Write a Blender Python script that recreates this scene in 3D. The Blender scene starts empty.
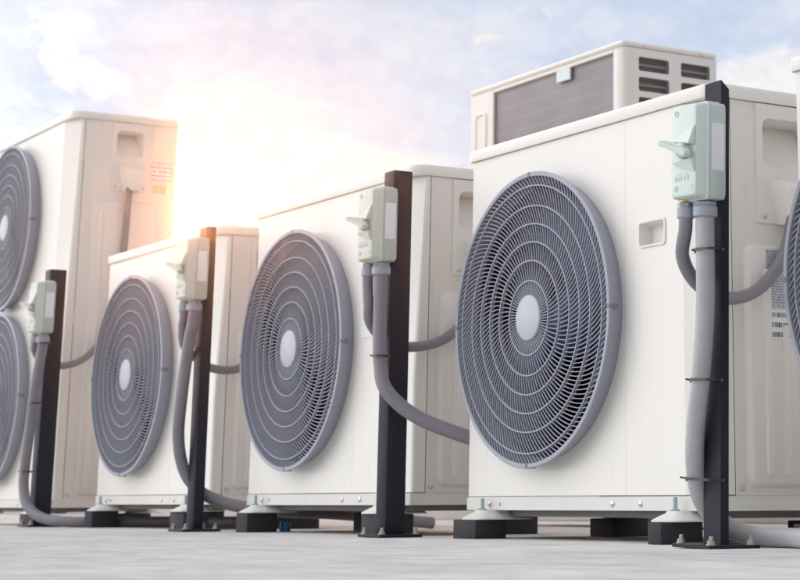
import bpy, bmesh, math, random
from mathutils import Vector, Matrix
random.seed(7)
C = bpy.context.scene
COL = C.collection
R = math.radians

# ---------------------------------------------------------------- camera
CAM = Vector((3.9716, -2.2703, 0.0847))
YAW, PITCH, ROLL, FPX, PPX, PPY = -0.96981, 0.23532, -0.0038, 1934.27, 628.84, 35.2
FW = Vector((math.sin(YAW)*math.cos(PITCH), math.cos(YAW)*math.cos(PITCH), math.sin(PITCH)))
_r = Vector((math.cos(YAW), -math.sin(YAW), 0)); _u = _r.cross(FW)
RT = _r*math.cos(ROLL) + _u*math.sin(ROLL); UP = -_r*math.sin(ROLL) + _u*math.cos(ROLL)
cd = bpy.data.cameras.new('camera'); cam = bpy.data.objects.new('camera', cd); COL.objects.link(cam)
cam.matrix_world = Matrix(((RT.x, UP.x, -FW.x, CAM.x), (RT.y, UP.y, -FW.y, CAM.y), (RT.z, UP.z, -FW.z, CAM.z), (0, 0, 0, 1)))
cd.sensor_width = 36; cd.lens = FPX/800*36
cd.shift_x = (400-PPX)/800; cd.shift_y = -(290-PPY)/800
cd.clip_start = 0.05; cd.clip_end = 3000
cd.dof.use_dof = True; cd.dof.focus_distance = 3.75; cd.dof.aperture_fstop = 10.0
C.camera = cam

# ---------------------------------------------------------------- light
SUN_DIR = Vector((-0.9205, 0.366, 0.1365)).normalized()      # where the sun stands
SUN_EL = math.asin(SUN_DIR.z); SUN_AZ = math.atan2(SUN_DIR.x, SUN_DIR.y)
sd = bpy.data.lights.new('sun', 'SUN'); sun = bpy.data.objects.new('sun', sd); COL.objects.link(sun)
sd.energy = 2.0; sd.angle = R(1.2); sd.color = (1.0, 0.40, 0.14)
sun.rotation_euler = SUN_DIR.to_track_quat('Z', 'Y').to_euler()
C.view_settings.view_transform = 'Standard'; C.view_settings.look = 'None'
C.view_settings.exposure = 0.36; C.view_settings.gamma = 1.0; C.view_settings.use_curve_mapping = False

# ---------------------------------------------------------------- sky
W = bpy.data.worlds.new('World'); C.world = W; W.use_nodes = True
nt = W.node_tree; nt.nodes.clear(); L = nt.links
def N(t, tree=None, **k):
    n = (tree or nt).nodes.new(t)
    for a, b in k.items(): setattr(n, a, b)
    return n
def M(op, a, b=None, c=None, clamp=False):
    n = N('ShaderNodeMath', operation=op); n.use_clamp = clamp
    for i, q in enumerate((a, b, c)):
        if q is None: continue
        if isinstance(q, (int, float)): n.inputs[i].default_value = q
        else: L.new(q, n.inputs[i])
    return n.outputs[0]
def MR(v, a, b, c=0.0, d=1.0):
    n = N('ShaderNodeMapRange', interpolation_type='SMOOTHSTEP')
    L.new(v, n.inputs[0])
    for i, q in enumerate((a, b, c, d)): n.inputs[i+1].default_value = q
    return n.outputs[0]
tc = N('ShaderNodeTexCoord'); nrm = N('ShaderNodeVectorMath', operation='NORMALIZE'); L.new(tc.outputs['Generated'], nrm.inputs[0])
D = nrm.outputs[0]
sp = N('ShaderNodeSeparateXYZ'); L.new(D, sp.inputs[0])
az = M('MULTIPLY', M('ARCTAN2', sp.outputs[0], sp.outputs[1]), 57.29578)
el = M('MULTIPLY', M('ARCSINE', sp.outputs[2]), 57.29578)
def noise(scale, det=6, rough=.55, dist=0.0):
    n = N('ShaderNodeTexNoise'); n.inputs['Scale'].default_value = scale; n.inputs['Detail'].default_value = det
    n.inputs['Roughness'].default_value = rough; n.inputs['Distortion'].default_value = dist
    L.new(D, n.inputs['Vector']); return n.outputs[0]
n_m = noise(9, 5, .5); n_b = noise(3.0, 4)
cv = N('ShaderNodeCombineXYZ'); L.new(M('MULTIPLY', az, .62), cv.inputs[0]); L.new(el, cv.inputs[1])      # cloud coordinates in degrees, stretched sideways
def fbm(scale, det, rough, dist=0.0, off=0.0):
    n = N('ShaderNodeTexNoise'); n.inputs['Scale'].default_value = scale; n.inputs['Detail'].default_value = det
    n.inputs['Roughness'].default_value = rough; n.inputs['Distortion'].default_value = dist
    v = N('ShaderNodeVectorMath', operation='ADD'); L.new(cv.outputs[0], v.inputs[0]); v.inputs[1].default_value = (off, off*1.7, off*.3)
    L.new(v.outputs[0], n.inputs['Vector']); return n.outputs[0]
f1 = fbm(.75, 10, .58, .5); f2 = fbm(2.2, 8, .6, .3, 31.); f3 = fbm(.5, 6, .55, .2, 77.)
wx = M('MULTIPLY', M('SUBTRACT', f2, .5), 2.6); wy = M('MULTIPLY', M('SUBTRACT', f1, .5), 2.2)
def blob(a, e, wa, we, amp):
    x = M('DIVIDE', M('SUBTRACT', M('ADD', az, wx), a), wa); y = M('DIVIDE', M('SUBTRACT', M('ADD', el, wy), e), we)
    d = M('ADD', M('MULTIPLY', x, x), M('MULTIPLY', y, y))
    return M('MULTIPLY', M('POWER', 2.71828, M('MULTIPLY', d, -1.0)), amp)
bias = None
for q in ((-72.3, 13.1, 1.2, 1.3, .42), (-71.0, 11.7, 1.1, .7, .32), (-69.4, 10.0, 1.8, .7, .34), (-66.5, 9.7, 2.0, .8, .38), (-63.2, 8.9, 2.6, .8, .36),
          (-60.0, 13.5, .9, .35, .34), (-58.4, 14.2, 1.0, .45, .36), (-59.2, 12.4, .9, .4, .28), (-62.6, 14.6, .9, .3, .25), (-51.4, 12.0, 2.0, 1.3, .48),
          (-49.0, 13.2, 1.6, 1.0, .3), (-53.5, 14.9, 1.3, .5, .25), (-46, 10, 3, 2, .4), (-80, 11, 4, 2.5, .4)):
    v = blob(*q); bias = v if bias is None else M('ADD', bias, v)
bias = M('ADD', bias, MR(el, 13.2, 8.0, 0, .45))
cum = MR(M('ADD', f1, M('MULTIPLY', bias, .95)), .48, .95)
wide = M('MULTIPLY', MR(n_b, .40, .62), MR(el, 16, 25))      # broken cloud higher up and all round, outside the picture
thin = MR(f3, .3, .75, .56, .82)
cover = M('MAXIMUM', M('MAXIMUM', cum, wide), thin)
dotn = N('ShaderNodeVectorMath', operation='DOT_PRODUCT'); L.new(D, dotn.inputs[0]); dotn.inputs[1].default_value = SUN_DIR
dfr = N('ShaderNodeVectorMath', operation='DOT_PRODUCT'); L.new(D, dfr.inputs[0]); dfr.inputs[1].default_value = Vector((-.66, -.66, .36)).normalized()
lit = MR(dfr.outputs['Value'], .40, .98, .655, 2.3)  # bright lobe added to the unseen cloud behind the camera, lights the unit fronts
near = MR(dotn.outputs['Value'], .9975, 1.0, 0, 1)
sky = N('ShaderNodeTexSky', sky_type='NISHITA'); sky.sun_disc = False; sky.sun_elevation = SUN_EL; sky.sun_rotation = SUN_AZ
sky.air_density = 1.0; sky.dust_density = .02; sky.ozone_density = 5.0
bg1 = N('ShaderNodeBackground'); L.new(sky.outputs[0], bg1.inputs[0]); bg1.inputs[1].default_value = 0.12
bg2 = N('ShaderNodeBackground')
cmix = N('ShaderNodeMixRGB'); L.new(near, cmix.inputs[0]); cmix.inputs[1].default_value = (.985, .98, 1.0, 1); cmix.inputs[2].default_value = (1.12, 1.02, .86, 1)
L.new(cmix.outputs[0], bg2.inputs[0]); L.new(M('MULTIPLY', M('MULTIPLY', lit, MR(f2, .3, .7, .93, 1.03)), 1.12), bg2.inputs[1])
mx = N('ShaderNodeMixShader'); L.new(cover, mx.inputs[0]); L.new(bg1.outputs[0], mx.inputs[1]); L.new(bg2.outputs[0], mx.inputs[2])
out = N('ShaderNodeOutputWorld'); L.new(mx.outputs[0], out.inputs['Surface'])

# ---------------------------------------------------------------- materials
def mat(name, col, rough=.5, metal=0.0, var=0.0, vscale=4.0, bump=0.0, bscale=300.0, dirt=None, spec=.5, stretch=None):
    """principled paint with a mottle, an optional fine bump and optional grime blotches"""
    m = bpy.data.materials.new(name); m.use_nodes = True; t = m.node_tree; b = t.nodes['Principled BSDF']; k = t.links
    b.inputs['Base Color'].default_value = (*col, 1); b.inputs['Roughness'].default_value = rough; b.inputs['Metallic'].default_value = metal
    b.inputs['Specular IOR Level'].default_value = spec
    if var or bump or dirt:
        g = t.nodes.new('ShaderNodeNewGeometry'); src = g.outputs['Position']
        if stretch:
            mp = t.nodes.new('ShaderNodeMapping'); mp.inputs['Scale'].default_value = stretch; k.new(src, mp.inputs[0]); src = mp.outputs[0]
    cur = None
    if var:
        n = t.nodes.new('ShaderNodeTexNoise'); n.inputs['Scale'].default_value = vscale; n.inputs['Detail'].default_value = 7; n.inputs['Roughness'].default_value = .6
        k.new(src, n.inputs['Vector'])
        r = t.nodes.new('ShaderNodeValToRGB'); r.color_ramp.elements[0].position = .3; r.color_ramp.elements[1].position = .7
        r.color_ramp.elements[0].color = tuple(c*(1-var) for c in col)+(1,); r.color_ramp.elements[1].color = tuple(min(1, c*(1+var*.6)) for c in col)+(1,)
        k.new(n.outputs[0], r.inputs[0]); cur = r.outputs[0]
        q = t.nodes.new('ShaderNodeMapRange'); k.new(n.outputs[0], q.inputs[0]); q.inputs[1].default_value = .3; q.inputs[2].default_value = .7
        q.inputs[3].default_value = max(.05, rough-.08); q.inputs[4].default_value = min(1, rough+.1); k.new(q.outputs[0], b.inputs['Roughness'])
    if dirt:
        dc, th, sc, amt = dirt
        n = t.nodes.new('ShaderNodeTexNoise'); n.inputs['Scale'].default_value = sc; n.inputs['Detail'].default_value = 10; n.inputs['Roughness'].default_value = .7
        k.new(src, n.inputs['Vector'])
        q = t.nodes.new('ShaderNodeMapRange'); k.new(n.outputs[0], q.inputs[0]); q.inputs[1].default_value = th; q.inputs[2].default_value = th+.12
        q.inputs[3].default_value = 0; q.inputs[4].default_value = amt
        x = t.nodes.new('ShaderNodeMixRGB'); k.new(q.outputs[0], x.inputs[0])
        if cur: k.new(cur, x.inputs[1])
        else: x.inputs[1].default_value = (*col, 1)
        x.inputs[2].default_value = (*dc, 1); cur = x.outputs[0]
    if cur: k.new(cur, b.inputs['Base Color'])
    if bump:
        n = t.nodes.new('ShaderNodeTexNoise'); n.inputs['Scale'].default_value = bscale; n.inputs['Detail'].default_value = 3; k.new(src, n.inputs['Vector'])
        u = t.nodes.new('ShaderNodeBump'); u.inputs['Strength'].default_value = bump; u.inputs['Distance'].default_value = .002
        k.new(n.outputs[0], u.inputs['Height']); k.new(u.outputs[0], b.inputs['Normal'])
    return m
PAINT = (.80, .775, .722)
m_front = mat('ivory_paint_front', PAINT, .42, var=.022, vscale=5, bump=.05, bscale=500, dirt=((.55, .50, .42), .60, 6, .22), stretch=(3.2, 3.2, .22))
m_side = mat('ivory_paint_sheet', (.765, .74, .695), .45, var=.035, vscale=4, bump=.05, bscale=400, dirt=((.48, .43, .36), .60, 14, .34), stretch=(1, 1, .3))
m_base = mat('base_steel_paint', (.72, .70, .66), .5, var=.06, vscale=9, dirt=((.38, .33, .27), .63, 40, .45))
m_under = mat('shaded_underside', (.16, .15, .14), .7, var=.2, vscale=10)  # dark base colour stands in for the shade beneath the base pan
m_foot = mat('foot_plastic', (.68, .67, .63), .5, var=.06, vscale=18, dirt=((.35, .3, .25), .64, 60, .5))
m_guard = mat('grey_guard_plastic', (.315, .325, .385), .42, var=.05, vscale=8)
m_hub = mat('guard_cap', (.46, .475, .52), .4, var=.03, vscale=20)
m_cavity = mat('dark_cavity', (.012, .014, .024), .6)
m_blade = mat('fan_blade_blue_grey', (.045, .07, .20), .35, var=.1, vscale=14)
m_post = mat('dark_painted_steel', (.019, .019, .031), .5, var=.15, vscale=14, bump=.12, bscale=260, dirt=((.22, .12, .07), .71, 55, .6), spec=.2)
m_box = mat('pale_green_plastic', (.60, .69, .635), .38, var=.03, vscale=30)
m_boxs = mat('grey_green_plastic', (.53, .60, .555), .42, var=.03, vscale=30)
m_scr = mat('box_screw', (.36, .40, .38), .4)
m_white = mat('white_label', (.80, .80, .82), .5, var=.02, vscale=60)
m_conduit = mat('grey_conduit_plastic', (.41, .40, .415), .5, var=.1, vscale=26, dirt=((.52, .46, .38), .66, 40, .4))
m_conduit_dark = mat('weathered_conduit_plastic', (.225, .21, .235), .5, var=.12, vscale=26, dirt=((.36, .31, .26), .66, 40, .4))
m_gland = mat('gland_plastic', (.34, .36, .41), .4, var=.05, vscale=40)
m_brass = mat('brass_nut', (.55, .40, .16), .35, .8)
m_zinc = mat('zinc_bolt', (.62, .63, .62), .34, .85, var=.1, vscale=90)
m_tie = mat('black_nylon', (.018, .018, .02), .4)
m_rubber = mat('black_rubber', (.026, .025, .031), .75, var=.25, vscale=45, bump=.3, bscale=320, dirt=((.2, .19, .18), .67, 50, .5))
m_coil = None
m_bolt = mat('yellow_zinc_bolt', (.44, .42, .36), .45, .6)
m_blue = mat('blue_plastic', (.03, .25, .55), .4)

def striped(name, base, dark, rows, horizontal=True, axis='Z', dens=.5, wscale=260., rough=.5):
    """rows of tiny illegible print (rows) or bar-code bars"""
    m = bpy.data.materials.new(name); m.use_nodes = True; t = m.node_tree; b = t.nodes['Principled BSDF']; k = t.links
    b.inputs['Roughness'].default_value = rough
    g = t.nodes.new('ShaderNodeNewGeometry'); s = t.nodes.new('ShaderNodeSeparateXYZ'); k.new(g.outputs['Position'], s.inputs[0])
    def mm(op, a, c):
        n = t.nodes.new('ShaderNodeMath'); n.operation = op
        for i, q in enumerate((a, c)):
            if isinstance(q, (int, float)): n.inputs[i].default_value = q
            else: k.new(q, n.inputs[i])
        return n.outputs[0]
    row = mm('FRACT', mm('MULTIPLY', s.outputs[2], rows), 0); on = mm('GREATER_THAN', row, .5)
    rid = mm('FLOOR', mm('MULTIPLY', s.outputs[2], rows), 0)
    cb = t.nodes.new('ShaderNodeCombineXYZ'); k.new(mm('MULTIPLY', s.outputs[1], wscale), cb.inputs[0]); k.new(mm('MULTIPLY', rid, 3.7), cb.inputs[1])
    n = t.nodes.new('ShaderNodeTexNoise'); n.inputs['Scale'].default_value = 1; n.inputs['Detail'].default_value = 1; k.new(cb.outputs[0], n.inputs['Vector'])
    w = mm('MULTIPLY', on, mm('GREATER_THAN', n.outputs[0], dens))
    x = t.nodes.new('ShaderNodeMixRGB'); k.new(w, x.inputs[0]); x.inputs[1].default_value = (*base, 1); x.inputs[2].default_value = (*dark, 1)
    k.new(x.outputs[0], b.inputs['Base Color']); return m
m_plate_txt = striped('rating_plate_print', (.50, .54, .62), (.22, .24, .30), 190, dens=.46, wscale=420)
m_barcode = striped('barcode_print', (.80, .80, .82), (.06, .06, .08), 52, dens=.47, wscale=900)
m_warn = striped('warning_print', (.80, .76, .78), (.56, .38, .42), 62, dens=.44, wscale=260)

# coil: dense vertical fins crossed by faint rows
def coil_material():
    m = bpy.data.materials.new('coil_fins'); m.use_nodes = True; t = m.node_tree; b = t.nodes['Principled BSDF']; k = t.links
    b.inputs['Roughness'].default_value = .5; b.inputs['Metallic'].default_value = .3
    g = t.nodes.new('ShaderNodeNewGeometry'); s = t.nodes.new('ShaderNodeSeparateXYZ'); k.new(g.outputs['Position'], s.inputs[0])
    def mm(op, a, c=0.):
        n = t.nodes.new('ShaderNodeMath'); n.operation = op
        for i, q in enumerate((a, c)):
            if isinstance(q, (int, float)): n.inputs[i].default_value = q
            else: k.new(q, n.inputs[i])
        return n.outputs[0]
    n = t.nodes.new('ShaderNodeTexNoise'); n.inputs['Scale'].default_value = 7; n.inputs['Detail'].default_value = 6; k.new(g.outputs['Position'], n.inputs['Vector'])
    h = mm('LESS_THAN', mm('FRACT', mm('MULTIPLY', s.outputs[2], 22.)), .12)
    f = mm('LESS_THAN', mm('FRACT', mm('MULTIPLY', s.outputs[0], 90.)), .35)
    v = mm('ADD', mm('ADD', mm('MULTIPLY', h, .03), mm('MULTIPLY', f, -.02)), mm('MULTIPLY', n.outputs[0], .09))
    v = mm('ADD', v, .165)
    cb = t.nodes.new('ShaderNodeCombineColor'); k.new(v, cb.inputs[0]); k.new(mm('MULTIPLY', v, .97), cb.inputs[1]); k.new(mm('MULTIPLY', v, 1.03), cb.inputs[2])
    k.new(cb.outputs[0], b.inputs['Base Color']); return m
m_coil = coil_material()

def ground_material():
    m = bpy.data.materials.new('roof_concrete'); m.use_nodes = True; t = m.node_tree; b = t.nodes['Principled BSDF']; k = t.links
    g = t.nodes.new('ShaderNodeNewGeometry')
    def nz(scale, det, rough, st=(1, 1, 1)):
        mp = t.nodes.new('ShaderNodeMapping'); mp.inputs['Scale'].default_value = st; k.new(g.outputs['Position'], mp.inputs[0])
        n = t.nodes.new('ShaderNodeTexNoise'); n.inputs['Scale'].default_value = scale; n.inputs['Detail'].default_value = det; n.inputs['Roughness'].default_value = rough
        k.new(mp.outputs[0], n.inputs['Vector']); return n.outputs[0]
    def ramp(v, p0, c0, p1, c1):
        r = t.nodes.new('ShaderNodeValToRGB'); e = r.color_ramp.elements
        e[0].position = p0; e[0].color = (*c0, 1); e[1].position = p1; e[1].color = (*c1, 1); k.new(v, r.inputs[0]); return r.outputs[0]
    def mixc(f, a, c, mode='MIX'):
        x = t.nodes.new('ShaderNodeMixRGB'); x.blend_type = mode
        for i, q in enumerate((f, a, c)):
            if isinstance(q, (int, float)): x.inputs[i].default_value = q
            elif isinstance(q, tuple): x.inputs[i].default_value = (*q, 1)
            else: k.new(q, x.inputs[i])
        return x.outputs[0]
    base = ramp(nz(1.3, 8, .65), .32, (.58, .58, .575), .68, (.78, .755, .71))
    pat = ramp(nz(9, 12, .78, (.7, 1.3, 1)), .40, (.74, .75, .765), .62, (1.0, 1.0, .98))
    c = mixc(1.0, base, pat, 'MULTIPLY')
    wear = ramp(nz(3.1, 10, .72), .56, (0, 0, 0), .70, (1, 1, 1))
    c = mixc(mixc(1.0, wear, (.55, .55, .55), 'MULTIPLY'), c, (.68, .65, .60))
    spk = ramp(nz(90, 4, .6), .62, (0, 0, 0), .74, (1, 1, 1))
    c = mixc(mixc(1.0, spk, (.5, .5, .5), 'MULTIPLY'), c, (.30, .29, .28))
    stn = ramp(nz(9, 8, .7), .66, (0, 0, 0), .76, (1, 1, 1))
    c = mixc(mixc(1.0, stn, (.35, .35, .35), 'MULTIPLY'), c, (.34, .36, .40))
    k.new(c, b.inputs['Base Color']); b.inputs['Roughness'].default_value = .8; b.inputs['Specular IOR Level'].default_value = 0.0
    rr = ramp(nz(2.4, 6, .6), .35, (.62, .62, .62), .65, (.9, .9, .9)); k.new(rr, b.inputs['Roughness'])
    bu = t.nodes.new('ShaderNodeBump'); bu.inputs['Strength'].default_value = .35; bu.inputs['Distance'].default_value = .004
    k.new(nz(28, 8, .7), bu.inputs['Height']); k.new(bu.outputs[0], b.inputs['Normal'])
    return m
m_ground = ground_material()

# ---------------------------------------------------------------- mesh helpers
def obj(name, bm, m, parent=None, smooth=None):
    """link a bmesh as ONE mesh object; smooth = angle in degrees under which edges shade smooth"""
    me = bpy.data.meshes.new(name)
    bmesh.ops.recalc_face_normals(bm, faces=bm.faces)
    if smooth:
        a = R(smooth)
        for f in bm.faces: f.smooth = True
        for e in bm.edges: e.smooth = len(e.link_faces) == 2 and e.calc_face_angle(0) < a
    bm.to_mesh(me); bm.free(); me.materials.append(m)
    o = bpy.data.objects.new(name, me); COL.objects.link(o)
    if parent: o.parent = parent
    return o
def thing(name, label, cat, loc=(0, 0, 0), rot=(0, 0, 0), group=None):
    o = bpy.data.objects.new(name, None); COL.objects.link(o); o.empty_display_size = .05
    o.location = loc; o.rotation_euler = rot; o['label'] = label; o['category'] = cat
    if group: o['group'] = group
    return o
def tag(o, label, cat, group=None):
    o['label'] = label; o['category'] = cat
    if group: o['group'] = group
    return o
def dup(root, loc, label, kill=()):
    r = root.copy(); COL.objects.link(r); r.location = loc; r['label'] = label
    for ch in list(root.children):
        if ch.name.split('.')[0] in kill: continue
        c = ch.copy(); COL.objects.link(c); c.parent = r
        for g in list(ch.children):
            d = g.copy(); COL.objects.link(d); d.parent = c
    return r
def box(bm, x0, x1, y0, y1, z0, z1, bev=0.0, seg=2, edges=None):
    t = bmesh.new(); bmesh.ops.create_cube(t, size=1)
    for v in t.verts: v.co = Vector(((x0+x1)/2+v.co.x*(x1-x0), (y0+y1)/2+v.co.y*(y1-y0), (z0+z1)/2+v.co.z*(z1-z0)))
    if bev:
        es = [e for e in t.edges if edges is None or edges(e)]
        bmesh.ops.bevel(t, geom=es, offset=bev, segments=seg, profile=.5, affect='EDGES')
    me = bpy.data.meshes.new('t'); t.to_mesh(me); t.free(); bm.from_mesh(me); bpy.data.meshes.remove(me)
def loft(bm, loops, closed=True, cap0=True, cap1=True):
    vs = [[bm.verts.new(p) for p in lp] for lp in loops]
    n = len(vs[0])
    for a, b in zip(vs, vs[1:]):
        for i in range(n if closed else n-1):
            j = (i+1) % n; bm.faces.new((a[i], a[j], b[j], b[i]))
    if cap0: bm.faces.new(vs[0])
    if cap1: bm.faces.new(vs[-1])
    return vs
def cyl(bm, p, q, r, n=16, r2=None):
    p = Vector(p); q = Vector(q); d = (q-p).normalized(); a = d.orthogonal().normalized(); b = d.cross(a)
    lp = lambda c, rr: [c+a*math.cos(t*math.tau/n)*rr+b*math.sin(t*math.tau/n)*rr for t in range(n)]
    loft(bm, [lp(p, r), lp(q, r if r2 is None else r2)])
def lathe(bm, p, axis, prof, n=20):
    """prof: list of (distance along axis, radius)"""
    p = Vector(p); d = Vector(axis).normalized(); a = d.orthogonal().normalized(); b = d.cross(a)
    loft(bm, [[p+d*h+a*math.cos(t*math.tau/n)*r+b*math.sin(t*math.tau/n)*r for t in range(n)] for h, r in prof])
def spline(pts, k=10):
    P = [Vector(p) for p in pts]; P = [P[0]*2-P[1]] + P + [P[-1]*2-P[-2]]; out = []
    for i in range(1, len(P)-2):
        for j in range(k):
            t = j/k; a, b, c, d = P[i-1:i+3]
            out.append(.5*((2*b)+(c-a)*t+(2*a-5*b+4*c-d)*t*t+(3*b-a-3*c+d)*t**3))
    out.append(P[-2]); return out
def tube(bm, pts, r, n=14, k=10, rib=False):
    P = spline(pts, k); loops = []; nv = None
    for i, p in enumerate(P):
        d = (P[min(i+1, len(P)-1)]-P[max(i-1, 0)]).normalized()
        if nv is None: nv = d.orthogonal().normalized()
        nv = (nv-d*nv.dot(d)).normalized(); b = d.cross(nv)
        loops.append([p+(nv*math.cos(t*math.tau/n)+b*math.sin(t*math.tau/n))*r for t in range(n)])
    loft(bm, loops); return P
def rrect(w, h, r, cx=0, cy=0, n=5):
    out = []
    for sx, sy, a0 in ((1, 1, 0), (-1, 1, 90), (-1, -1, 180), (1, -1, 270)):
        for i in range(n+1):
            a = R(a0+90*i/n); out.append((cx+sx*(w/2-r)+r*math.cos(a), cy+sy*(h/2-r)+r*math.sin(a)))
    return out
def holed(bm, rect, holes, to3, depth_edge=None):
    """flat sheet rect=(u0,u1,v0,v1) split in bands, one per hole; hole = (cu,cv,list of points round it). to3(u,v)->3D"""
    u0, u1, v0, v1 = rect
    cuts = [v0] + [(holes[i][1]+holes[i+1][1])/2 for i in range(len(holes)-1)] + [v1]
    for i, (cu, cv, pts) in enumerate(holes):
        a0, a1 = cuts[i], cuts[i+1]
        pts = sorted(pts, key=lambda p: math.atan2(p[1]-cv, p[0]-cu)); out = []
        corners = [math.atan2(b-cv, a-cu) for a in (u0, u1) for b in (a0, a1)]
        ang = [math.atan2(p[1]-cv, p[0]-cu) for p in pts]
        near = {min(range(len(ang)), key=lambda q: abs(ang[q]-c)): c for c in corners}
        for q, a in enumerate(ang):
            a = near.get(q, a); c, s = math.cos(a), math.sin(a)
            t = min([(u1-cu)/c if c > 1e-9 else 9e9, (u0-cu)/c if c < -1e-9 else 9e9, (a1-cv)/s if s > 1e-9 else 9e9, (a0-cv)/s if s < -1e-9 else 9e9])
            out.append((cu+c*t, cv+s*t))
        vi = [bm.verts.new(to3(*p)) for p in pts]; vo = [bm.verts.new(to3(*p)) for p in out]
        for q in range(len(pts)):
            w = (q+1) % len(pts); bm.faces.new((vi[q], vi[w], vo[w], vo[q]))
def circle(cx, cy, r, n=96): return [(cx+r*math.cos(i*math.tau/n), cy+r*math.sin(i*math.tau/n)) for i in range(n)]

# ---------------------------------------------------------------- setting
bm = bmesh.new()
bmesh.ops.create_grid(bm, x_segments=8, y_segments=8, size=420)
g = obj('ground', bm, m_ground); g['kind'] = 'structure'; g['label'] = 'pale worn concrete roof deck'; g['category'] = 'roof deck'

# ---------------------------------------------------------------- air conditioners
WX, TY, ZB, ZS = .95, .40, .062, .090
FX, FR, FP = .3284, .320, .0446
def guard_mesh():
    bm = bmesh.new()
    rings = [.048, .081, .125, .166, .206, .246, .291, .316]; cnt = [68, 68, 92, 116, 136, 142, 142]
    sweep = lambda r: 1.1*(r-.048)+4.2*(r-.048)**2
    yf = -FP+.0035
    for s in range(7):
        r0, r1, n = rings[s], rings[s+1], cnt[s]
        for i in range(n):
            th = i*math.tau/n; ns = 3; lp = []
            for j in range(ns+1):
                r = r0+(r1-r0)*j/ns; a = th+sweep(r); hw = .00085
                c, sn = math.cos(a), math.sin(a)
                # direction across the wire
                dr, dt = 1.0, r*(1.1+8.4*(r-.048)); q = math.hypot(dr, dt); dr /= q; dt /= q
                tx, tz = -(-sn*dr)-0, 0
                wx = c*dr - sn*dt; wz = sn*dr + c*dt          # along
                nx, nz_ = -wz, wx                              # across
                x, z = r*c, r*sn
                lp.append([(x-nx*hw*1.05, yf+.0034, z-nz_*hw*1.05), (x-nx*hw, yf, z-nz_*hw), (x+nx*hw, yf, z+nz_*hw), (x+nx*hw*1.05, yf+.0034, z+nz_*hw*1.05)])
            loft(bm, lp, closed=False, cap0=False, cap1=False)
    def band(prof, n=120):
        vs = [[bm.verts.new((r*math.cos(i*math.tau/n), y, r*math.sin(i*math.tau/n))) for i in range(n)] for r, y in prof]
        for a, b in zip(vs, vs[1:]+vs[:1]):
            for i in range(n): bm.faces.new((a[i], a[(i+1) % n], b[(i+1) % n], b[i]))
    for r in rings[1:7]:
        w = .0019
        band([(r-w, yf+.007), (r-w*.7, yf-.0022), (r+w*.7, yf-.0022), (r+w, yf+.007)])
    band([(.3115, yf+.012), (.3115, -FP+.001), (.3125, -FP), (.3205, -FP), (.3222, -FP+.002), (.3212, -FP+.006), (.3045, -.006), (.3045, .001), (.299, .001), (.3105, yf+.014)])
    return bm
def guard(parent, cz, first=[None]):
    if first[0] is None:
        o = obj('fan_guard', guard_mesh(), m_guard, parent, 40); o.location = (FX, 0, cz)
        b = bmesh.new(); lathe(b, (0, -FP+.010, 0), (0, -1, 0), [(0, .050), (.0085, .050), (.0105, .0485), (.0115, .046)], 40)
        obj('hub_cap', b, m_hub, o, 30)
        for k in range(4):
            a = k*math.pi/2; c, s = math.cos(a), math.sin(a)
            b = bmesh.new(); lathe(b, (c*.3190, -.030, s*.3190), (0, -1, 0), [(0, .0026), (.006, .0026), (.0075, .0016)], 10)
            obj('screw', b, m_zinc, o, 30)
            b = bmesh.new(); cyl(b, (c*.3165, -.0225, s*.3165), (c*.3172, -.0452, s*.3172), .0056, 12)
            obj('screw_pocket', b, m_pocket, o, 30)
        first[0] = o; return o
    o = first[0].copy(); COL.objects.link(o); o.parent = parent; o.location = (FX, 0, cz)
    for ch in first[0].children:
        d = ch.copy(); COL.objects.link(d); d.parent = o
    return o
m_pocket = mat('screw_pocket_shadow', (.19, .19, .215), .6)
def fan(parent, cz, rot):
    bm = bmesh.new(); lathe(bm, (FX, .035, cz), (0, 1, 0), [(0, .02), (.004, .06), (.02, .075), (.10, .08)], 28)
    for k in range(3):
        a0 = rot+k*math.tau/3; rows = []
        for i in range(9):
            r = .07+.208*i/8; row = []
            span = R(58+26*i/8)
            for j in range(9):
                t = j/8; a = a0+span*(t-.3)+.35*(i/8)**1.3
                y = .125-.075*t+.018*math.sin(t*math.pi)
                row.append((FX+r*math.cos(a), y, cz+r*math.sin(a)))
            rows.append(row)
        top = [[bm.verts.new(p) for p in row] for row in rows]
        bot = [[bm.verts.new((p[0], p[1]+.004, p[2])) for p in row] for row in rows]
        for i in range(8):
            for j in range(8):
                bm.faces.new((top[i][j], top[i][j+1], top[i+1][j+1], top[i+1][j])); bm.faces.new((bot[i][j], bot[i+1][j], bot[i+1][j+1], bot[i][j+1]))
        for i in range(8):
            for j in (0, 8): bm.faces.new((top[i][j], top[i+1][j], bot[i+1][j], bot[i][j]))
        for j in range(8):
            for i in (0, 8): bm.faces.new((top[i][j], top[i][j+1], bot[i][j+1], bot[i][j]))
    obj('fan', bm, m_blade, parent, 50)
    # bell mouth: duct wall behind the opening, and the dark coil behind the fan
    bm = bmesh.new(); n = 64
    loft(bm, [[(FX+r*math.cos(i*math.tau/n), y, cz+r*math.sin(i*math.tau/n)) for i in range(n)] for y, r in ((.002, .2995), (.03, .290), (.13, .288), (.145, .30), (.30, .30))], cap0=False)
    obj('fan_duct', bm, m_cavity, parent, 40)

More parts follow.
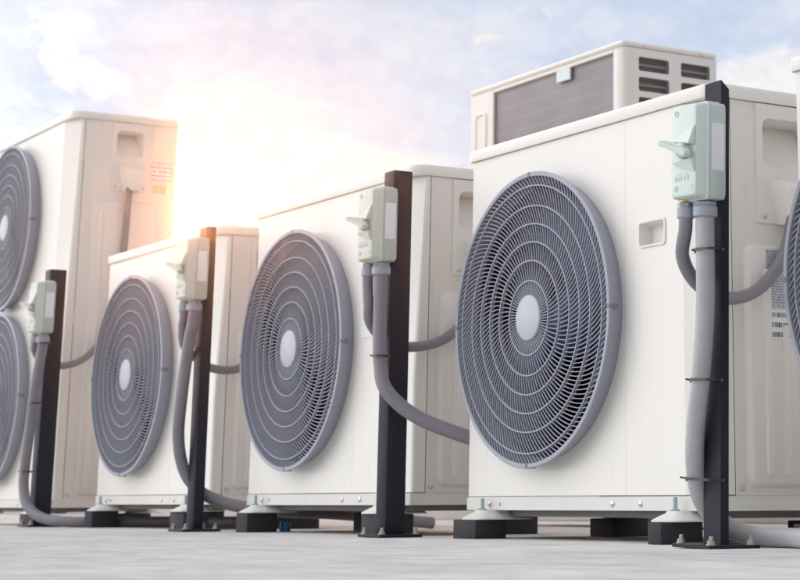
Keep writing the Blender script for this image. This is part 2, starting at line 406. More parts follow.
def ac_unit(label, double=False):
    H = 1.460 if double else .8655; ZL = H                # underside of the lid
    t = thing('air_conditioner', label, 'air conditioner', group='outdoor air conditioner units in the front row')
    zc = [.465, 1.117] if double else [.4714]
    # front panel with its round opening(s); folded edges give it depth
    bm = bmesh.new()
    holed(bm, (0.004, .6438, ZS+.002, ZL-.001), [(FX, z, circle(FX, z, .3005)) for z in zc], lambda u, v: (u, 0, v))
    x0, x1, z0, z1 = .004, .6438, ZS+.002, ZL-.001
    loft(bm, [[(x1, 0, z0), (x1, 0, z1)], [(x1, .014, z0), (x1, .014, z1)]], closed=False, cap0=False, cap1=False)
    loft(bm, [[(x0, 0, z0), (x0, 0, z1)], [(0, .004, z0), (0, .004, z1)], [(0, TY, z0), (0, TY, z1)]], closed=False, cap0=False, cap1=False)
    loft(bm, [[(x0, 0, z0), (x1, 0, z0)], [(x0, .012, z0), (x1, .012, z0)]], closed=False, cap0=False, cap1=False)
    bmesh.ops.remove_doubles(bm, verts=bm.verts, dist=1e-5)
    obj('front_panel', bm, m_front, t, 25)
    # corner service panel: flat face, shallow chamfer that opens towards the top, short return on the side
    lo = [(.6445, .014), (.6445, 0), (.849, 0), (.853, .001), (.872, .0075), (.9425, .009), (.9475, .0115), (.95, .016), (.95, .044), (.945, .044)]
    hi = [(.6445, .014), (.6445, 0), (.849, 0), (.853, .001), (.872, .0085), (.9385, .0285), (.946, .0315), (.95, .037), (.95, .044), (.945, .044)]
    bm = bmesh.new(); hz = ZL*.42
    hx0, hx1, hz0, hz1 = .698, .787, .590, .639
    if double: hz0, hz1 = 1.12, 1.18
    mid = lambda a, b, s: [(p[0]+(q[0]-p[0])*s, p[1]+(q[1]-p[1])*s) for p, q in zip(a, b)]
    zz = [ZS+.002, hz, ZL*.6, ZL*.8, ZL-.001]; ss = [0, 0, .33, .7, 1.0]
    loops = [[(x, y, z) for x, y in mid(lo, hi, s)] for z, s in zip(zz, ss)]
    vs = loft(bm, loops, closed=False, cap0=False, cap1=False)
    # recessed grip (single fan units only): cut the flat face open and sink a pocket
    if not double:
        flat = [f for f in bm.faces if abs(f.calc_center_median().y) < 1e-6 and .7 < f.calc_center_median().x < .8]
        bmesh.ops.delete(bm, geom=flat, context='FACES_ONLY')
        rr = [(x, z) for x, z in rrect(hx1-hx0, hz1-hz0, .006, (hx0+hx1)/2, (hz0+hz1)/2)]
        holed(bm, (.6445, .849, ZS+.002, ZL-.001), [((hx0+hx1)/2, (hz0+hz1)/2, rr)], lambda u, v: (u, 0, v))
        bmesh.ops.remove_doubles(bm, verts=bm.verts, dist=1e-5)
    sp_ = obj('service_panel', bm, m_front, t, 14)
    if not double:
        bm = bmesh.new()
        w, h, cx, cz_ = hx1-hx0, hz1-hz0, (hx0+hx1)/2, (hz0+hz1)/2
        lp = lambda e, y: [(x, y, z) for x, z in rrect(w+2*e, h+2*e, .006+max(e, -.004), cx, cz_)]
        loft(bm, [lp(.004, -.0005), lp(.003, -.0028), lp(-.001, -.003), lp(-.003, .002), lp(-.006, .026)], cap0=False)
        obj('grip_recess', bm, m_side, sp_, 30)
    # base pan strip, a little proud, with the drip edge
    bm = bmesh.new()
    prof = [(-.0005, TY), (-.0005, .002), (.002, -.003), (.9, -.003), (.935, -.001), (.949, .006), (.953, .02), (.953, TY)]
    loft(bm, [[(x, y, z) for x, y in prof] for z in (ZB, ZS)])
    bmesh.ops.bevel(bm, geom=[e for e in bm.edges if all(v.co.z > ZS-.001 for v in e.verts)], offset=.002, segments=2, affect='EDGES')
    bp = obj('base_pan', bm, m_base, t, 30)
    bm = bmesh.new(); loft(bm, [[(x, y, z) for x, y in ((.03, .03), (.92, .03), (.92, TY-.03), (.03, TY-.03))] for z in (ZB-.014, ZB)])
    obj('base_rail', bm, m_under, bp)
    for x in (.105, .15, .60, .70):
        b = bmesh.new(); lathe(b, (x, -.003, ZB+.0135), (0, -1, 0), [(0, .0062 if x > .5 or x < .12 else .0035), (.002, .0062 if x > .5 or x < .12 else .0035), (.0035, .003)], 12); obj('screw', b, m_zinc, bp, 30)
    # side sheet with the big embossed field and its ribs
    bm = bmesh.new()
    loft(bm, [[(.9485, TY, ZS+.0005), (.9485, TY, ZL-.001)], [(.02, TY, ZS+.0005), (.02, TY, ZL-.001)]], closed=False, cap0=False, cap1=False)
    pz0 = 1.203 if double else .620; py0, py1 = (.150, .292) if double else (.109, .290)
    X0 = .9530; pz1 = ZL-.003
    ry0, ry1 = py0+.016, py1-.022; rz0, rz1 = pz1-.128, pz1-.028
    pts = [(a, b) for a, b in rrect(ry1-ry0, rz1-rz0, .018, (ry0+ry1)/2, (rz0+rz1)/2)]
    holed(bm, (.0465, TY, ZS+.0005, ZL-.001), [((ry0+ry1)/2, (rz0+rz1)/2, pts)], lambda u, v: (.9485, u, v))
    def emboss(y0, y1, z0, z1, x, h, r, bevw):
        w_, h_ = y1-y0, z1-z0; cy, cz1 = (y0+y1)/2, (z0+z1)/2
        f = lambda e, xx: [(xx, p, q) for p, q in rrect(w_-2*e, h_-2*e, max(r-e, .002), cy, cz1)]
        loft(bm, [f(0, x), f(bevw*.35, x+h*.3), f(bevw*.7, x+h*.85), f(bevw, x+h)], cap0=False)
    et = 1.165 if double else .578
    ey0 = .086 if double else .074
    emboss(ey0, .335, .104, et, .9485, .0125, .024, .009)
    for y in (.113, .157, .201, .245, .289):
        emboss(y, y+.020, .125, (et-.05) if y < .12 else min(.42, et-.15), .961, .0052, .0098, .0045)
    obj('side_panel', bm, m_side, t, 50)
    # upper cover plate with finger recess and cable hood
    bm = bmesh.new()
    pts = [(a, b) for a, b in rrect(ry1-ry0, rz1-rz0, .018, (ry0+ry1)/2, (rz0+rz1)/2)]
    holed(bm, (py0, py1, pz0, pz1), [((ry0+ry1)/2, (rz0+rz1)/2, pts)], lambda u, v: (X0, u, v))
    loft(bm, [[(.947, py0, pz0), (.947, py1, pz0), (.947, py1, pz1), (.947, py0, pz1)], [(X0, py0, pz0), (X0, py1, pz0), (X0, py1, pz1), (X0, py0, pz1)]], cap0=False, cap1=False)
    # pocket: deep at its top, running out at the bottom
    rr = lambda e: rrect(ry1-ry0-2*e, rz1-rz0-2*e, .018-e*.5, (ry0+ry1)/2, (rz0+rz1)/2)
    dep = lambda z: .003+.062*max(0, min(1, 1.5*(z-rz0)/(rz1-rz0)))
    loft(bm, [[(X0, a, b) for a, b in rr(0)], [(X0-.005, a, b) for a, b in rr(.002)], [(X0-max(.0052, dep(b)), a, b) for a, b in rr(.006)]], cap0=False)
    bmesh.ops.remove_doubles(bm, verts=bm.verts, dist=1e-5)
    cp = obj('cover_plate', bm, m_side, t, 25)
    bm = bmesh.new()
    hy0, hy1, ht, hb = py0+.030, py1-.014, pz0+.090, pz0-.002
    hood = lambda y0, y1, z, x: [(X0-.001, y0, z), (x, y0+.010, z), (x, y1-.010, z), (X0-.001, y1, z)]
    loft(bm, [hood(hy0+.004, hy1-.004, ht, X0+.003), hood(hy0, hy1, ht-.005, X0+.034), hood(hy0+.002, hy1-.002, ht-.024, X0+.048), hood(hy0+.020, hy1-.020, hb+.01, X0+.048), hood(hy0+.022, hy1-.022, hb, X0+.046)])
    bmesh.ops.bevel(bm, geom=[e for e in bm.edges if e.calc_face_angle(0) > .5], offset=.004, segments=2, affect='EDGES')
    obj('cable_hood', bm, m_side, cp, 50)
    for y in (py0+.017, py1-.017):
        b = bmesh.new(); lathe(b, (X0, y, pz0+.014), (1, 0, 0), [(0, .0058), (.002, .0058), (.004, .003)], 12); obj('screw', b, m_zinc, cp, 30)
    b = bmesh.new(); lathe(b, (.9485, .062, ZS+.016), (1, 0, 0), [(0, .0075), (.002, .0075), (.0045, .004)], 12); obj('screw', b, m_zinc, t, 30)
    # lid with a turned-down rim and rounded corner
    bm = bmesh.new()
    def outline(e):
        pts = []
        for cx_, cy_, a0, r in ((.004, .004, 180, .008), (.95-.034, .034, 270, .036), (.95-.01, TY-.01, 0, .012), (.01, TY-.01, 90, .012)):
            for i in range(7):
                a = R(a0+90*i/6); pts.append((cx_+(r+e)*math.cos(a), cy_+(r+e)*math.sin(a)))
        return pts
    loft(bm, [[(x, y, z) for x, y in outline(e)] for e, z in ((.001, ZL), (.0028, ZL), (.0035, ZL+.0015), (.004, ZL+.019), (.0035, ZL+.0245), (0, ZL+.0275))])
    obj('lid', bm, m_front, t, 50)
    for z in zc:
        guard(t, z); fan(t, z, {.4714: .9, .465: .3, 1.117: 1.6}[z])
    for x in (.06, .80):
        for y in (-.055, TY-.075):
            bm = bmesh.new(); d = .145 if y < 0 else .12
            f = lambda e, z, e2=0: [(a, b, z) for a, b in rrect(.094-2*e, d-2*e-e2, .018, x+.045, y+d/2)]
            loft(bm, [f(0, .0415), f(0, .0445), f(.012, .053), f(.020, .0575), f(.022, .0618)])
            fo = obj('foot_bracket', bm, m_foot, t, 40)
            if y < 0:
                bm = bmesh.new(); cyl(bm, (x+.045, y+.032, .055), (x+.045, y+.032, .088), .0055, 10)
                cyl(bm, (x+.045, y+.032, .0575), (x+.045, y+.032, .0655), .0105, 6)
                obj('bolt', bm, m_bolt2, fo, 30)
    return t
m_bolt2 = mat('zinc_plated_bolt', (.42, .50, .52), .34, .8)

U4 = ac_unit('large ivory unit with one fan, rating plate and barcode sticker on its side')
POS = {5: (1.2116, 0, 0), 4: (0, 0, 0), 3: (-1.226, -.0066, .0106), 2: (-2.537, .0208, .0117), 1: (-3.904, 0, 0)}
U3 = dup(U4, POS[3], 'ivory single fan unit between the smallest looking one and the large unit with barcode sticker')
U2 = dup(U4, POS[2], 'farthest single fan ivory unit, standing right of the tall two fan unit')
U5 = dup(U4, POS[5], 'ivory unit cut off by the right edge, only a sliver of casing and fan showing')
U1 = ac_unit('tall ivory unit with two fans one above the other at the left edge', True); U1.location = POS[1]
U1['group'] = U4['group']

def sticker(parent, name, m, y0, y1, z0, z1, x=.9585, label=None):
    bm = bmesh.new(); box(bm, x, x+.0012, y0, y1, z0, z1); o = obj(name, bm, m, parent)
    if label: o['label'] = label
    return o
sticker(U4, 'rating_plate', m_plate_txt, .121, .225, .452, .566, .9612, 'grey rating plate with rows of fine print')
sticker(U4, 'barcode_sticker', m_barcode, .121, .222, .391, .446, .9612, 'white sticker with three barcodes')
sticker(U1, 'warning_sticker', m_warn, .303, .389, 1.252, 1.320, .9487, 'white sticker with rows of red print')
sticker(U1, 'paper_label', m_side, .305, .372, 1.345, 1.44, .9487)
sticker(U1, 'rating_plate', mat('faded_yellow_label', (.66, .55, .38), .5, var=.06, vscale=40), .315, .365, 1.205, 1.235, .9487)
for U, x0, x1, z0, z1 in ((U3, .672, .745, .478, .556), (U2, .676, .735, .488, .526)):
    bm = bmesh.new(); box(bm, x0, x1, -.0013, -.0004, z0, z1); o = obj('paper_sticker', bm, m_white, U)
bm = bmesh.new(); box(bm, .9485, .9500, .335, .385, .105, .135, .001, 1); obj('knockout_plate', bm, m_base, U4)

# taller unit in the row behind, its back (coil side) to us
def back_unit():
    B = thing('air_conditioner', 'tall ivory unit seen from behind with grey coil face and louvred end', 'air conditioner', (-1.965, 1.11, 0))
    w, d, h = .971, .372, 1.490
    bm = bmesh.new()
    # frame round the coil
    box(bm, 0, .160, 0, .02, .09, h, .004, 1); box(bm, .915, w-.022, .0, .02, .09, h, .003, 1)
    box(bm, .162, .913, .0, .02, .09, .16, .002, 1); box(bm, .162, .913, .0, .02, h-.012, h, .002, 1)
    f = lambda e, y: [(x, y, z) for x, z in rrect(.085-2*e, 1.24-2*e, .02, .079, .80)]
    loft(bm, [f(0, 0), f(.004, -.006), f(.010, -.006), f(.014, -.001)], cap0=False)
    loft(bm, [[(.002, .02, z) for z in (.09, h)], [(.002, d, z) for z in (.09, h)], [(w-.003, d, z) for z in (.09, h)]], closed=False, cap0=False, cap1=False)
    obj('rear_frame', bm, m_side, B, 30)
    bm = bmesh.new(); box(bm, .158, .918, .012, .03, .155, h-.008); obj('coil', bm, m_coil, B)
    bm = bmesh.new(); box(bm, .158, .1605, .004, .012, .16, h-.01)
    obj('frame_edge', bm, m_guard, B)
    bm = bmesh.new(); box(bm, .578, .662, -.002, .006, 1.437, 1.478, .002, 1); obj('handle_tag', bm, mat('pale_blue_tag', (.60, .70, .72), .4), B)
    # louvred end: sheet with rows of rounded openings, rounded front edge
    bm = bmesh.new()
    cols = ((.062, .181), (.229, .345)); rows = [1.440-k*.0655 for k in range(19)]
    for (y0, y1) in cols:
        u0, u1 = (.022, .205) if y0 < .1 else (.205, d)
        hs = [((y0+y1)/2, z, rrect(y1-y0, .046, .007, (y0+y1)/2, z)) for z in reversed(rows)]
        holed(bm, (u0, u1, .16, h), hs, lambda u, v: (w, u, v))
    n = 6
    arc = [(w-.022+.022*math.sin(R(90*i/n)), .022-.022*math.cos(R(90*i/n))) for i in range(n+1)]
    loft(bm, [[(x, y, .16) for x, y in arc], [(x, y, h) for x, y in arc]], closed=False, cap0=False, cap1=False)
    bmesh.ops.remove_doubles(bm, verts=bm.verts, dist=1e-5)
    ep = obj('louvred_end', bm, m_side, B, 40)
    for (y0, y1) in cols:
        for z in rows[:8]:
            bm = bmesh.new()
            a = lambda e, x: [(x, p, q) for p, q in rrect(y1-y0-2*e, .046-2*e, .007, (y0+y1)/2, z)]
            loft(bm, [a(0, w), a(.001, w-.004), a(.003, w-.016)], cap0=False, cap1=False)
            box(bm, w-.015, w-.013, y0, y1, z-.004, z+.004)
            obj('louvre', bm, m_side2, ep, 40)
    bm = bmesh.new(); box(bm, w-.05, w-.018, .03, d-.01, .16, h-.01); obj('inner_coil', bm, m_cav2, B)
    bm = bmesh.new(); box(bm, -.003, w+.004, -.004, d+.004, h, h+.022, .012, 3); obj('lid', bm, m_front, B, 50)
    for y in (.08, .31):
        b = bmesh.new(); lathe(b, (w+.004, y, h+.009), (1, 0, 0), [(0, .005), (.003, .004)], 10); obj('screw', b, m_zinc, B)
    bm = bmesh.new(); box(bm, 0, w, 0, d, .06, .09, .002, 1); obj('base_pan', bm, m_base, B)
    return B
m_side2 = mat('louvre_plastic', (.22, .215, .215), .5)
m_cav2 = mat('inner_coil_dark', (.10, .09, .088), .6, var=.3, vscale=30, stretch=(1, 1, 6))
back_unit()

# ---------------------------------------------------------------- rubber blocks under the feet
GB = 'black rubber foot blocks under the units'
def block(px_x, y, sx, sy, top, label, rot=0):
    bm = bmesh.new(); box(bm, -sx/2, sx/2, -sy/2, sy/2, 0, top, .0025, 2)
    o = obj('foot_block', bm, m_rubber, None, 40); o.location = (px_x, y, 0); o.rotation_euler = (0, 0, R(rot)); return tag(o, label, 'foot block', GB)
h = .0412
block(.090, -.020, .100, .080, h, 'black rubber block under the front left foot of the large unit with barcode sticker')
block(.850, -.026, .045, .100, h, 'narrow black rubber block under the large unit, just left of the nearest post')
block(.110, .345, .10, .10, h, 'black block deep under the left end of the large unit with barcode sticker')
block(.845, .345, .10, .10, h, 'black block deep under the right end of the large unit with barcode sticker')
block(-1.140, -.015, .075, .090, h+.0106, 'black rubber block with a blue scrap behind it under the middle unit')
block(-.375, -.010, .105, .090, h+.0106, 'black rubber block just left of the wide square post, under the middle unit')
block(-1.121, .345, .10, .10, h+.0106, 'black block at the back left of the middle single fan unit')
block(-.381, .345, .10, .10, h+.0106, 'black block at the back right of the middle single fan unit')
block(-2.452, .012, .070, .090, h+.0117, 'black rubber block with a conduit running past behind it, farthest single fan unit')
block(-1.700, .015, .110, .080, h+.0117, 'black rubber block just left of the post with the warm sunlit switch box')
block(-2.432, .365, .10, .10, h+.0117, 'black block at the back left of the farthest single fan unit')
block(-1.692, .365, .10, .10, h+.0117, 'black block at the back right of the farthest single fan unit')
block(-3.054, -.015, .100, .080, h, 'black rubber block beside the leftmost post, under the tall two fan unit')
block(-3.800, -.015, .100, .080, h, 'black rubber block under the left foot of the tall two fan unit')
block(-3.059, .345, .10, .10, h, 'black block at the back right of the tall two fan unit')
block(1.30, -.020, .10, .08, h, 'black rubber block under the unit cut off at the right edge')
bm = bmesh.new(); lathe(bm, (0, 0, 0), (0, 0, 1), [(0, .014), (.004, .016), (.024, .014), (.026, .010)], 18)
o = obj('pipe_cap', bm, m_blue, None, 40); o.location = (-1.150, .075, 0.001); tag(o, 'small blue plastic scrap lying behind a black foot block', 'plastic cap')

bm = bmesh.new(); box(bm, -40, 9, 2.0, 2.16, 0, .17, .008, 2)
tag(obj('parapet', bm, mat('parapet_concrete', (.52, .50, .48), .9, var=.12, vscale=3, spec=0.0), None, 40), 'low pale concrete upstand seen under the units, beyond the back row', 'parapet')

# ---------------------------------------------------------------- posts
def post(label, x0, x1, yf, dep, z, tilt=0.0, channel=False, bolts=True):
    cx = (x0+x1)/2; cy = yf+dep/2
    t = thing('steel_post', label, 'post', (cx, cy, 0), (0, 0, 0), 'dark steel posts carrying switch boxes')
    t.rotation_euler = (0, tilt, 0)
    w = x1-x0
    bm = bmesh.new()
    if channel:
        # folded channel: a taller front flange with a shorter return behind it
        z2 = z-.012
        loft(bm, [[(-w/2, -dep/2, .007), (w/2, -dep/2, .007), (w/2, dep/2, .007), (w/2-.004, dep/2, .007), (w/2-.004, -dep/2+.004, .007), (-w/2, -dep/2+.004, .007)],
                  [(-w/2, -dep/2, z-.002), (w/2, -dep/2, z), (w/2, dep/2, z2-.004), (w/2-.004, dep/2, z2-.004), (w/2-.004, -dep/2+.004, z-.001), (-w/2, -dep/2+.004, z-.002)]])
    else:
        box(bm, -w/2, w/2, -dep/2, dep/2, .007, z, .003, 2)
    obj('tube', bm, m_post, t, 40)
    bm = bmesh.new(); s = .056; box(bm, -s, s, -s+dep*0, s, .0008, .0075, .0012, 1)
    pl = obj('base_plate', bm, m_post, t, 40)
    for sx, sy in ((-1, -1), (1, -1), (1, 1), (-1, 1)):
        bm = bmesh.new(); x, y = sx*.044, sy*.044
        lathe(bm, (x, y, .0075), (0, 0, 1), [(0, .0088), (.0018, .0088)], 14)
        cyl(bm, (x, y, .0090), (x, y, .0150), .0068, 6); cyl(bm, (x, y, .015), (x+.0006, y, .0225), .0036, 10)
        obj('anchor_bolt', bm, m_bolt, pl, 30)
    return t
P4 = post('nearest dark steel channel post, in front of the large unit with barcode sticker', 1.128, 1.178, -.165, .018, .834, R(1.55), True)
P3 = post('wide square dark steel post between the middle unit and the large unit', -.214, -.164, -.125, .052, .861)
P2 = post('sunlit dark steel post right of the farthest single fan unit', -1.389, -1.336, -.120, .031, .860)
P1 = post('leftmost dark steel post, in front of the tall two fan unit', -2.800, -2.742, -.120, .058, .872, R(.5))

bm = None
t = thing('steel_post', 'short stub post with a bolted plate seen far under the large unit', 'post', (-.58, 1.0, 0), group=None)
bm = bmesh.new(); box(bm, -.022, .022, -.022, .022, .006, .62, .002, 1); obj('tube', bm, m_post, t)
bm = bmesh.new(); box(bm, -.07, .07, -.07, .07, .001, .007, .001, 1); pl = obj('base_plate', bm, m_post, t)
for sx in (-1, 1):
    bm = bmesh.new(); cyl(bm, (sx*.05, -.05, .007), (sx*.05, -.05, .018), .012, 8); cyl(bm, (sx*.05, -.05, .018), (sx*.05, -.05, .03), .005, 8); obj('anchor_bolt', bm, m_bolt, pl)

# ---------------------------------------------------------------- isolator switch boxes
def switch_box(label):
    """local origin: middle of the back face at its bottom; front towards -y"""
    t = thing('switch_box', label, 'switch box', group='pale green isolator switch boxes on the posts')
    w, h, d = .086, .176, .067
    bm = bmesh.new()                                                   # rear shell
    f = lambda y, e, r=.008: [(x, y, z) for x, z in rrect(w-2*e, h-2*e, r, 0, h/2)]
    loft(bm, [f(-.001, .003), f(-.004, 0), f(-.036, 0), f(-.038, .0012)])
    box(bm, -.030, .030, -.032, -.006, h-.002, h+.004, .002, 2)
    obj('back_shell', bm, m_boxs, t, 50)
    bm = bmesh.new()                                                   # gasket lip + tapering front lid
    loft(bm, [f(-.0382, .0005), f(-.0405, -.0015), f(-.0435, -.0015), f(-.045, .0005), f(-.062, .0035), f(-.066, .0060), f(-.067, .0085)])
    lid = obj('front_lid', bm, m_box, t, 35)
    # sail-shaped wings above and below the turning handle
    for up, dn, lf, zc_, ot in ((.036, -.003, .007, h*.50+.010, .017), (-.026, .0, -.004, h*.50-.017, .012)):
        bm = bmesh.new(); yb = -.0655
        A = (.0375, yb, zc_+up); B_ = (.0375, yb, zc_+dn); Cc = (-.030, yb, zc_+lf)
        B2_ = (.0365, yb-ot, zc_+dn*.6); C2_ = (-.026, yb-ot*.9, zc_+lf*.9); A2_ = (.0365, yb-.003, zc_+up*.97)
        V = [bm.verts.new(p) for p in (A, B_, Cc, A2_, B2_, C2_)]
        for f_ in ((0, 1, 2), (3, 5, 4), (0, 3, 4, 1), (1, 4, 5, 2), (2, 5, 3, 0)): bm.faces.new([V[i] for i in f_])
        bmesh.ops.bevel(bm, geom=bm.edges[:], offset=.0016, segments=2, affect='EDGES')
        obj('handle_guard', bm, m_box, lid, 50)
    bm = bmesh.new(); lathe(bm, (.006, -.066, h*.5), (0, -1, 0), [(0, .017), (.010, .016), (.016, .012), (.020, .007)], 20)
    kn = obj('rotary_hub', bm, m_box, lid, 50)
    bm = bmesh.new()                                                   # diagonal lever
    a = R(-22); ca, sa = math.cos(a), math.sin(a)
    def q(u, v, y): return (.008+u*ca-v*sa, y, h*.5+u*sa+v*ca)
    lo_ = [(-.038, -.005), (-.038, .006), (-.02, .008), (.024, .009), (.034, .005), (.034, -.004), (.024, -.008), (-.02, -.007)]
    loft(bm, [[q(u, v, -.074-(.014 if u < -.03 else .004)) for u, v in lo_], [q(u*.97, v*.85, -.090-(.016 if u < -.03 else .002)) for u, v in lo_]])
    bmesh.ops.bevel(bm, geom=bm.edges[:], offset=.002, segments=2, affect='EDGES')
    obj('lever', bm, m_box, lid, 50)
    for x, z in ((-.020, h-.018), (-.020, .020), (.029, .02)):
        b = bmesh.new(); lathe(b, (x, -.0665, z), (0, -1, 0), [(-.002, .0055), (.0012, .0055), (.0012, .0038), (.0004, .0036)], 14); obj('screw', b, m_boxs if x > 0 else m_scr, lid, 30)
    for k in range(7):
        x = -.025+.006*k+(.004 if k > 3 else 0)
        b = bmesh.new(); box(b, x, x+.0036, -.0682, -.0668, .034, .0425, .0004, 1)
        if k % 2: box(b, x, x+.0042, -.0682, -.0668, .0455, .0475)
        if k == 0: mark = b
        else:
            me_ = bpy.data.meshes.new('t'); b.to_mesh(me_); b.free(); mark.from_mesh(me_); bpy.data.meshes.remove(me_)
    obj('moulded_mark', mark, m_box, lid)
    bm = bmesh.new(); box(bm, w/2-.0002, w/2+.0008, -.0345, -.007, .052, .138); obj('blank_sticker', bm, m_white, t)
    # cable glands under the box
    for x, y, r in ((.012, -.026, .0185), (-.026, -.042, .013)):
        bm = bmesh.new(); lathe(bm, (x, y, .0015), (0, 0, -1), [(0, r*.98), (.003, r*.98)], 20); b1 = obj('brass_ring', bm, m_brass, t, 30)
        bm = bmesh.new(); cyl(bm, (x, y, -.003), (x, y, -.009), r*1.12, 6); lathe(bm, (x, y, -.009), (0, 0, -1), [(0, r*1.0), (.004, r*1.22), (.020, r*1.22), (.023, r*1.0)], 20)
        obj('cable_gland', bm, m_gland, t, 30)
    return t
B4 = switch_box('minty green switch box on the nearest post, in front of the large unit'); B4.location = (1.171, -.1665, .610); B4.rotation_euler = (0, R(1.55), 0)
B3 = dup(B4, (-.176, -.1265, .636), 'pale green switch box on the wide square post beside the middle unit'); B3.rotation_euler = (0, 0, 0)
B2 = dup(B4, (-1.346, -.1215, .645), 'warm sunlit switch box on the post right of the farthest single fan unit'); B2.rotation_euler = (0, R(.6), 0)
B1 = dup(B4, (-2.697, -.1215, .645), 'small looking switch box on the leftmost post'); B1.rotation_euler = (0, R(.8), 0)

m_box_old = mat('weathered_pale_plastic', (.60, .63, .555), .42, var=.04, vscale=30); m_boxs_old = mat('weathered_grey_plastic', (.51, .53, .475), .45, var=.04, vscale=30)
for B in (B1, B2, B3):                                # the three farther boxes have faded towards grey-cream
    for ch in [B] + list(B.children) + [g for c in B.children for g in c.children]:
        if ch.type == 'MESH' and ch.data.materials[0] in (m_box, m_boxs):
            old = ch.data.materials[0]; ch.material_slots[0].link = 'OBJECT'; ch.material_slots[0].material = m_box_old if old == m_box else m_boxs_old

# ---------------------------------------------------------------- conduits
GC = 'grey flexible conduits between switch boxes and units'
def conduit(label, pts, r, ties=(), m=None):
    bm = bmesh.new(); P = tube(bm, pts, r, 14, 12)
    o = obj('conduit', bm, m or m_conduit_dark, None, 60); tag(o, label, 'conduit', GC)
    for (i, wx, tail) in ties:                        # cable ties strapped round conduit and post
        p = P[i]; bm = bmesh.new(); e = r+.0022
        lp = []
        for k in range(20):
            a = k*math.tau/20; x = math.cos(a)*e; y = math.sin(a)*e
            if x > 0: x += wx
            lp.append((p.x+x, p.y+y, p.z-.1*x*.5))
        loops = []
        for dz, s in ((-.0024, 1), (-.0024, 1.05), (.0024, 1.05), (.0024, 1)):
            loops.append([(p.x+(a[0]-p.x)*s, p.y+(a[1]-p.y)*s, a[2]+dz) for a in lp])
        loft(bm, loops, cap0=False, cap1=False)
        box(bm, p.x-e-.007, p.x-e+.002, p.y-.006, p.y+.003, p.z-.0045, p.z+.0045, .001, 1)
        cyl(bm, (p.x-e-.005, p.y-.002, p.z), (p.x-e-.005-tail, p.y-.008, p.z+.003), .0018, 6)
        obj('cable_tie', bm, m_tie, o)
    return o
def off(B, x, y, z):
    a = B.rotation_euler.y; return (B.location.x+x*math.cos(a)+z*math.sin(a), B.location.y+y, B.location.z+z-x*math.sin(a))
def drop(B): return [off(B, .012, -.026, -.02), off(B, .012, -.026, -.05)]
def drop2(B): return [off(B, -.026, -.042, -.018), off(B, -.026, -.042, -.05)]
conduit('thick grey conduit tied along the nearest post and curling onto the deck behind it',
        drop(B4)+[(1.176, -.190, .42), (1.160, -.189, .30), (1.135, -.185, .20), (1.117, -.172, .13), (1.112, -.150, .075), (1.122, -.105, .035), (1.155, -.062, .0185), (1.24, -.055, .0175), (1.40, -.10, .0175), (1.58, -.03, .0175), (1.7, .2, .0175)],
        .0172, ((16, .022, .006), (37, .030, .010), (62, .048, .014)), m_conduit)
conduit('thin grey conduit looping from the nearest post into the side of the large unit',
        drop2(B4)+[(1.122, -.200, .515), (1.114, -.17, .475), (1.098, -.112, .449), (1.066, -.05, .451), (1.018, .03, .466), (.992, .09, .492), (.984, .135, .532), (.983, .160, .578), (.982, .178, .64)], .0128)
conduit('thick grey conduit swinging from the wide square post away behind the large unit',
        drop(B3)+[(-.165, -.152, .50), (-.158, -.152, .40), (-.135, -.146, .335), (-.095, -.09, .275), (-.04, .0, .232), (.0, .09, .205), (.03, .24, .16), (.02, .45, .06), (.0, .60, .0175)], .0165, ((34, .010, .010),))
conduit('thin grey conduit from the wide square post into the side of the middle unit',
        drop2(B3)+[(-.201, -.165, .54), (-.207, -.158, .50), (-.222, -.118, .462), (-.234, -.075, .446), (-.232, -.02, .446), (-.234, .045, .461), (-.240, .105, .498), (-.244, .155, .56), (-.245, .178, .64)], .0125)
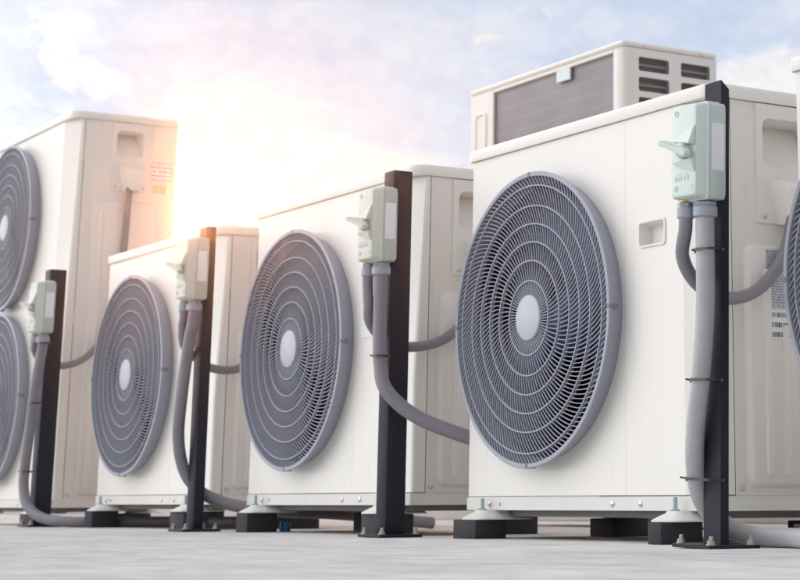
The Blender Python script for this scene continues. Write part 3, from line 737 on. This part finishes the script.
conduit('thick grey conduit hanging beside the sunlit post and sweeping behind the middle unit',
        drop(B2)+[(-1.352, -.152, .52), (-1.370, -.158, .38), (-1.400, -.150, .26), (-1.408, -.125, .17), (-1.395, -.085, .115), (-1.36, -.04, .085), (-1.31, .02, .066), (-1.25, .10, .055), (-1.24, .30, .045), (-1.26, .6, .0175)], .0170)
conduit('thin grey conduit from the sunlit post into the side of the farthest single fan unit',
        drop2(B2)+[(-1.378, -.163, .57), (-1.392, -.150, .52), (-1.415, -.100, .485), (-1.446, -.045, .463), (-1.500, .03, .461), (-1.540, .09, .474), (-1.556, .155, .52), (-1.557, .185, .57), (-1.557, .195, .645)], .0125)
conduit('thick grey conduit tied along the leftmost post and trailing across the deck',
        drop(B1)+[(-2.705, -.155, .48), (-2.735, -.155, .34), (-2.760, -.156, .20), (-2.752, -.158, .13), (-2.715, -.152, .07), (-2.645, -.12, .030), (-2.56, -.055, .0185), (-2.48, .07, .0175), (-2.30, .26, .0175), (-2.05, .33, .0175), (-1.9, .5, .0175)],
        .0172, ((8, .02, .004), (30, .026, .008), (50, .030, .006)))
conduit('thin conduit from the leftmost post up the side of the tall two fan unit',
        drop2(B1)+[(-2.735, -.16, .60), (-2.752, -.135, .565), (-2.80, -.055, .545), (-2.85, .03, .562), (-2.895, .10, .605), (-2.918, .155, .675), (-2.923, .190, .79), (-2.924, .205, .97), (-2.922, .212, 1.21)], .0125)

# ---------------------------------------------------------------- haze
HAZE = .0023  # haze added so the low sun spreads a warm glow
if HAZE:
    m = bpy.data.materials.new('haze'); m.use_nodes = True; t = m.node_tree; t.nodes.clear()
    v = t.nodes.new('ShaderNodeVolumePrincipled'); o = t.nodes.new('ShaderNodeOutputMaterial'); t.links.new(v.outputs[0], o.inputs['Volume'])
    v.inputs['Color'].default_value = (.97, .97, .98, 1); v.inputs['Density'].default_value = HAZE; v.inputs['Anisotropy'].default_value = .94
    bm = bmesh.new(); box(bm, -430, 430, -430, 430, -1.0, 1.62)
    hz = obj('haze', bm, m); hz['kind'] = 'stuff'; hz['label'] = 'thin haze over the roof deck, added for the sun glow'; hz['category'] = 'haze'
